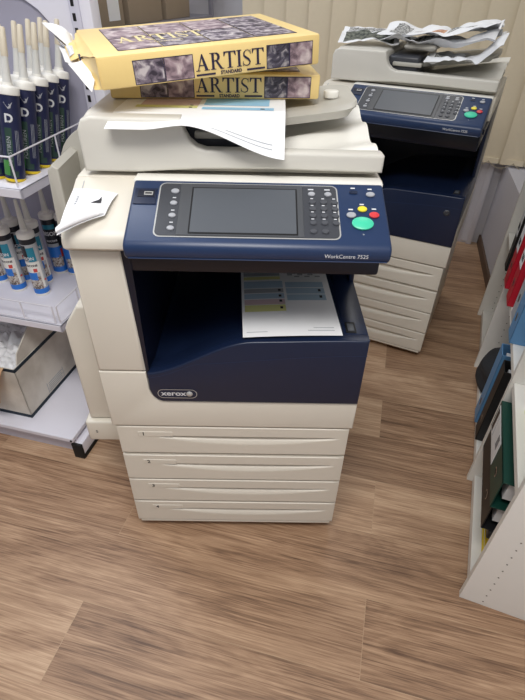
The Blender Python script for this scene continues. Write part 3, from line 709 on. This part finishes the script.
# carton on the base deck
cb = thing('cardboard_box', 'open white cardboard box with navy stripes on the lowest shelf deck', 'box', GM @ Vector((-.184, .052, .0958)), GA)
b = MB(); W_, D_, H_ = .36, .30, .218; th = .004
b.box(-W_, 0, 0, 0, D_, th, 'carton')
for (x0, y0, x1, y1) in ((-W_, 0, 0, th), (-W_, D_-th, 0, D_), (-W_, 0, -W_+th, D_), (-th, 0, 0, D_)): b.box(x0, y0, 0, x1, y1, H_, 'carton', .0008, 1)
for z0, z1 in ((0, .014), (H_-.014, H_-.001)):
    b.box(-W_-.0005, -.0006, z0, .0006, .0003, z1, 'stripe'); b.box(-.0003, -.0006, z0, .0007, D_, z1, 'stripe')
for i, (x, z, w_, h_) in enumerate(((-.172, .060, .030, .008), (-.165, .072, .022, .006), (-.17, .082, .012, .010), (-.168, .05, .04, .004))): b.box(x, -.0009, z, x+w_, 0, z+h_, 'cgreen')
for i in range(5): b.box(0, .115+.001*i, .022+i*.008, .0009, .20-.006*(i % 2), .0245+i*.008, 'pgrey')
b.box(0, .11, .018, .0009, .112, .062, 'pgrey'); b.box(0, .205, .018, .0009, .207, .062, 'pgrey')
b.build('box_body', cb)
b = MB(); b.prism([(.02, H_), (D_, H_), (D_-.02, H_+.085), (.12, H_+.09), (.035, H_+.035)], 'x', -.006, -.002, 'carton'); b.build('side_flap', cb)
b = MB(); b.grid(lambda u, v: (-W_+.01+(W_-.045)*u-.0*v, -.002-.06*v, H_-.001-.085*v*v-.01*v), 6, 6, 'kraft', th=.003); b.build('front_flap', cb, label='brown inner side of the folded out flap')
b = MB()
def film(u, v):
    x = -W_+.008+(W_-.016)*u; y = .008+(D_-.016)*v; n = noise.noise(Vector((x*26, y*26, 3))); n2 = noise.noise(Vector((x*60, y*60, 7)))
    return (x+.004*n2, y+.004*n, min(H_+.02, H_-.045+.05*abs(n)+.028*abs(n2)))
b.grid(film, 50, 44, 'foam')
tagf = b.build('plastic_film', None, 80); tagf.matrix_world = Matrix.Translation(cb.location) @ Matrix.Rotation(GA, 4, 'Z'); tag(tagf, 'crumpled white plastic film filling the open cardboard box', 'packing film')

# ------------------------------------------------------------------ storage rack with boxes behind (left back)
rk = thing('storage_rack', 'grey metal storage rack with cardboard boxes in the back left', 'rack', (0, 0, 0), RA)
for z in (.35, .75, 1.118, 1.5):
    b = MB(); b.box(-1.50, 1.0, z-.018, -1.09, 2.22, z, 'post', .002, 1); b.build('shelf', rk)
for x in (-1.5, -1.11):
    for y in (1.0, 2.20):
        b = MB(); b.box(x, y, 0, x+.022, y+.022, 1.8, 'post', .002, 1); b.build('upright', rk)
for i, (y0, y1, h, l) in enumerate(((1.02, 1.42, .2, 'brown storage box nearest on the back rack with a white shipping label'), (1.46, 1.74, .17, 'brown storage box in the middle of the back rack'), (1.78, 2.02, .19, 'paler storage box farthest back on the rack'))):
    b = MB(); b.box(-1.46, y0, 1.1185, -1.13, y1, 1.1185+h, 'boxk', .003); b.box(-1.1295, y0+.72*(y1-y0), 1.14, -1.1285, y0+.92*(y1-y0), 1.1185+h*.6, 'paper') if i == 0 else None; b.box(-1.46, y0+.02, 1.1185+h-.05, -1.1290, y1-.02, 1.1185+h-.045, 'kraft')
    o = b.build('storage_box'); o.rotation_euler = (0, 0, RA); tag(o, l, 'box', 'boxes on the back rack')

# ------------------------------------------------------------------ bookcase on the right
bc = thing('bookcase', 'white open bookcase with adjustable peg holes holding office binders on the right', 'bookcase', (0, 0, 0), RA)
DV = (.038, .451, 1.080, 1.510)
for k, v in enumerate(DV):
    b = MB(); b.box(.644, v, 0, .95, v+.018, 1.74, 'mel', .0008, 1)
    n = 50
    for j in range(n):
        for u in (.700, .90): b.lathe([(.0022, 0), (.0022, .0004)], 'hole', 8, frame((u, v-.0003, .02+j*.032), (1, 0, 0), (0, 0, 1)))
    b.build('side_panel', bc)
for k in range(3):
    for z0, z1 in ((.004, .034), (.418, .440), (.86, .88), (1.30, 1.32), (1.72, 1.738)):
        b = MB(); b.box(.661 if z1 < .1 else .652, DV[k]+.019, z0, .94, DV[k+1]-.001, z1, 'mel', .0008, 1); b.build('shelf', bc)
b = MB(); b.box(.9405, .05, .01, .946, 1.52, 1.73, 'mel'); b.build('back_panel', bc)

def binder(label, m, u, v, z, w_=.072, h=.315, d=.285, upright=True, rot=0, tilt=0, lab=True, group='lever arch binders in the bookcase', two=False):
    """spine faces -u; upright: spine long axis is z, else it lies along v"""
    t = thing('lever_arch_binder', label, 'binder', (0, 0, 0), 0, group)
    b = MB(); b.box(0, 0, 0, .003, w_, h, m, .0008, 1); b.box(0, 0, 0, d, .003, h, m, .0008, 1); b.box(0, w_-.003, 0, d, w_, h, m, .0008, 1)
    b.build('cover', t)
    b = MB(); b.box(.02, .008, .012, d-.02, w_*.7, h-.02, 'paper'); b.build('pages', t)
    F = frame((-.0002, w_/2, .075), (0, -1, 0), (0, 0, 1))
    b = MB(); n = 20; V = [((.0085+.0035*j)*math.cos(2*PI*k/n)*1.0, (.0085+.0035*j)*math.sin(2*PI*k/n)*1.25, .0006+.0008*(1-j)) for j in (0, 1) for k in range(n)]
    b.add(V, [(k, (k+1) % n, n+(k+1) % n, n+k) for k in range(n)], 'steel', F); b.add([(x, y, .0004) for x, y, z_ in V[:n]], [tuple(range(n))], 'black', F); b.build('finger_ring', t)
    if lab:
        b = MB(); b.box(-.0012, .008, .135, -.0004, w_-.008, .29, 'paper'); b.box(-.0016, .014, .262, -.001, w_-.014, .284, 'black')
        for k in range(8): b.box(-.0016, .016+k*.005, .155, -.001, .018+k*.005, .178, 'ink')
        b.box(-.0016, .016, .24, -.001, w_-.016, .241, 'pgrey'); b.build('spine_label', t)
    X = Matrix.Rotation(RA, 4, 'Z') @ Matrix.Translation((u, v, z))
    if not upright: X = X @ Matrix.Translation((0, 0, 0)) @ Matrix.Rotation(R(-90)+0, 4, 'X')   # lay it down along +v
    t.matrix_world = X @ Matrix.Rotation(tilt, 4, 'X') @ Matrix.Rotation(rot, 4, 'Z')
    return t
# lying flat: rotation -90 about x maps local z -> +v and local y -> -z, so place at the top of its thickness
binder('dark green binder with white spine label lying on a black binder', 'bgreen', .640, .140, .375, .100, h=.302, upright=False, rot=0)
binder('black binder lying flat under the dark green binder', 'bblack', .646, .144, .274, .096, h=.302, upright=False, lab=False)
# folders under the binders
for i, (m, zz, th, u0, v0, l) in enumerate((('byel', .035, .030, .688, .10, 'yellow card folder lowest in the flat pile of the near bay'), ('kraft', .066, .028, .70, .13, 'buff cardboard folder on the yellow folder in the near bay'), ('byel', .095, .024, .694, .12, 'upper yellow card folder under the black binder'), ('bred', .120, .026, .705, .14, 'thin red folder directly under the black binder'))):
    b = MB(); b.box(0, 0, 0, .225, .29, .0012, m); b.box(0, 0, th-.0015, .225, .29, th-.0003, m); b.box(.222, 0, 0, .2245, .29, th-.001, m); b.box(.006, .006, .0013, .218, .284, th-.0016, 'paper')
    o = b.build('card_folder'); o.matrix_world = Matrix.Rotation(RA, 4, 'Z') @ Matrix.Translation((u0, v0, zz)); tag(o, l, 'folder', 'card folders under the binders')
b = MB(); b.box(0, 0, 0, .23, .30, .028, 'bblack', .003); b.box(-.0004, .004, .008, .001, .296, .02, 'black'); o = b.build('document_box'); o.matrix_world = Matrix.Rotation(RA, 4, 'Z') @ Matrix.Translation((.668, .14, .147)); tag(o, 'black document box in the flat pile under the binders', 'document box')
# middle bay, floor level
binder('light blue binder standing upright at floor level in the middle bay', 'bblue', .650, .700, .0345, .072, lab=False)
binder('black binder standing at floor level between the blue one and the divider', 'bblack', .655, .612, .0345, .068, lab=False)
# upper level
binder('light blue binder on the upper shelf level of the middle bay', 'bblue', .640, .640, .4405, .074, lab=False)
binder('red binder on the upper level beside the light blue one', 'bred', .636, .862, .4405, .074)
binder('red binder on the upper level next to the far divider', 'bred', .630, .985, .4405, .074)
binder('black binder on the upper level beyond the red ones', 'bblack', .632, 1.125, .4405, .060)
binder('grey green binder squeezed between blue and red on the upper level', 'pgrey', .650, .760, .4405, .070, lab=False)
b = MB(); b.box(0, 0, 0, .22, .012, .30, 'byg'); b.box(.004, .0125, 0, .22, .03, .295, 'paper'); o = b.build('card_folder'); o.matrix_world = Matrix.Rotation(RA, 4, 'Z') @ Matrix.Translation((.675, .33, .4405)); tag(o, 'lime green card folder standing on the upper shelf of the near bay', 'folder')
# slumped bag
b = MB()
def bagf(u, v):
    a = 2*PI*u; e = v
    r = (math.sin(PI*min(1, .12+e*.86)))**.5; lean = .06*e
    x = .082*r*math.cos(a); y = .12*r*math.sin(a); z = .20*e
    n = noise.noise(Vector((math.cos(a)*1.6, math.sin(a)*1.6, e*4)))
    k = 1+.16*n
    return (.705+x*k+lean*.5, .940+y*k-lean*.6, .0348+z)
b.grid(bagf, 36, 20, 'bag'); b.tube([(.72, .90, .215), (.70, .89, .245), (.72, .93, .255), (.74, .95, .22)], .006, 'bag', 8)
o = b.build('fabric_bag', None, 80); o.rotation_euler = (0, 0, RA); tag(o, 'slumped charcoal fabric bag on the floor level of the middle bay', 'bag')
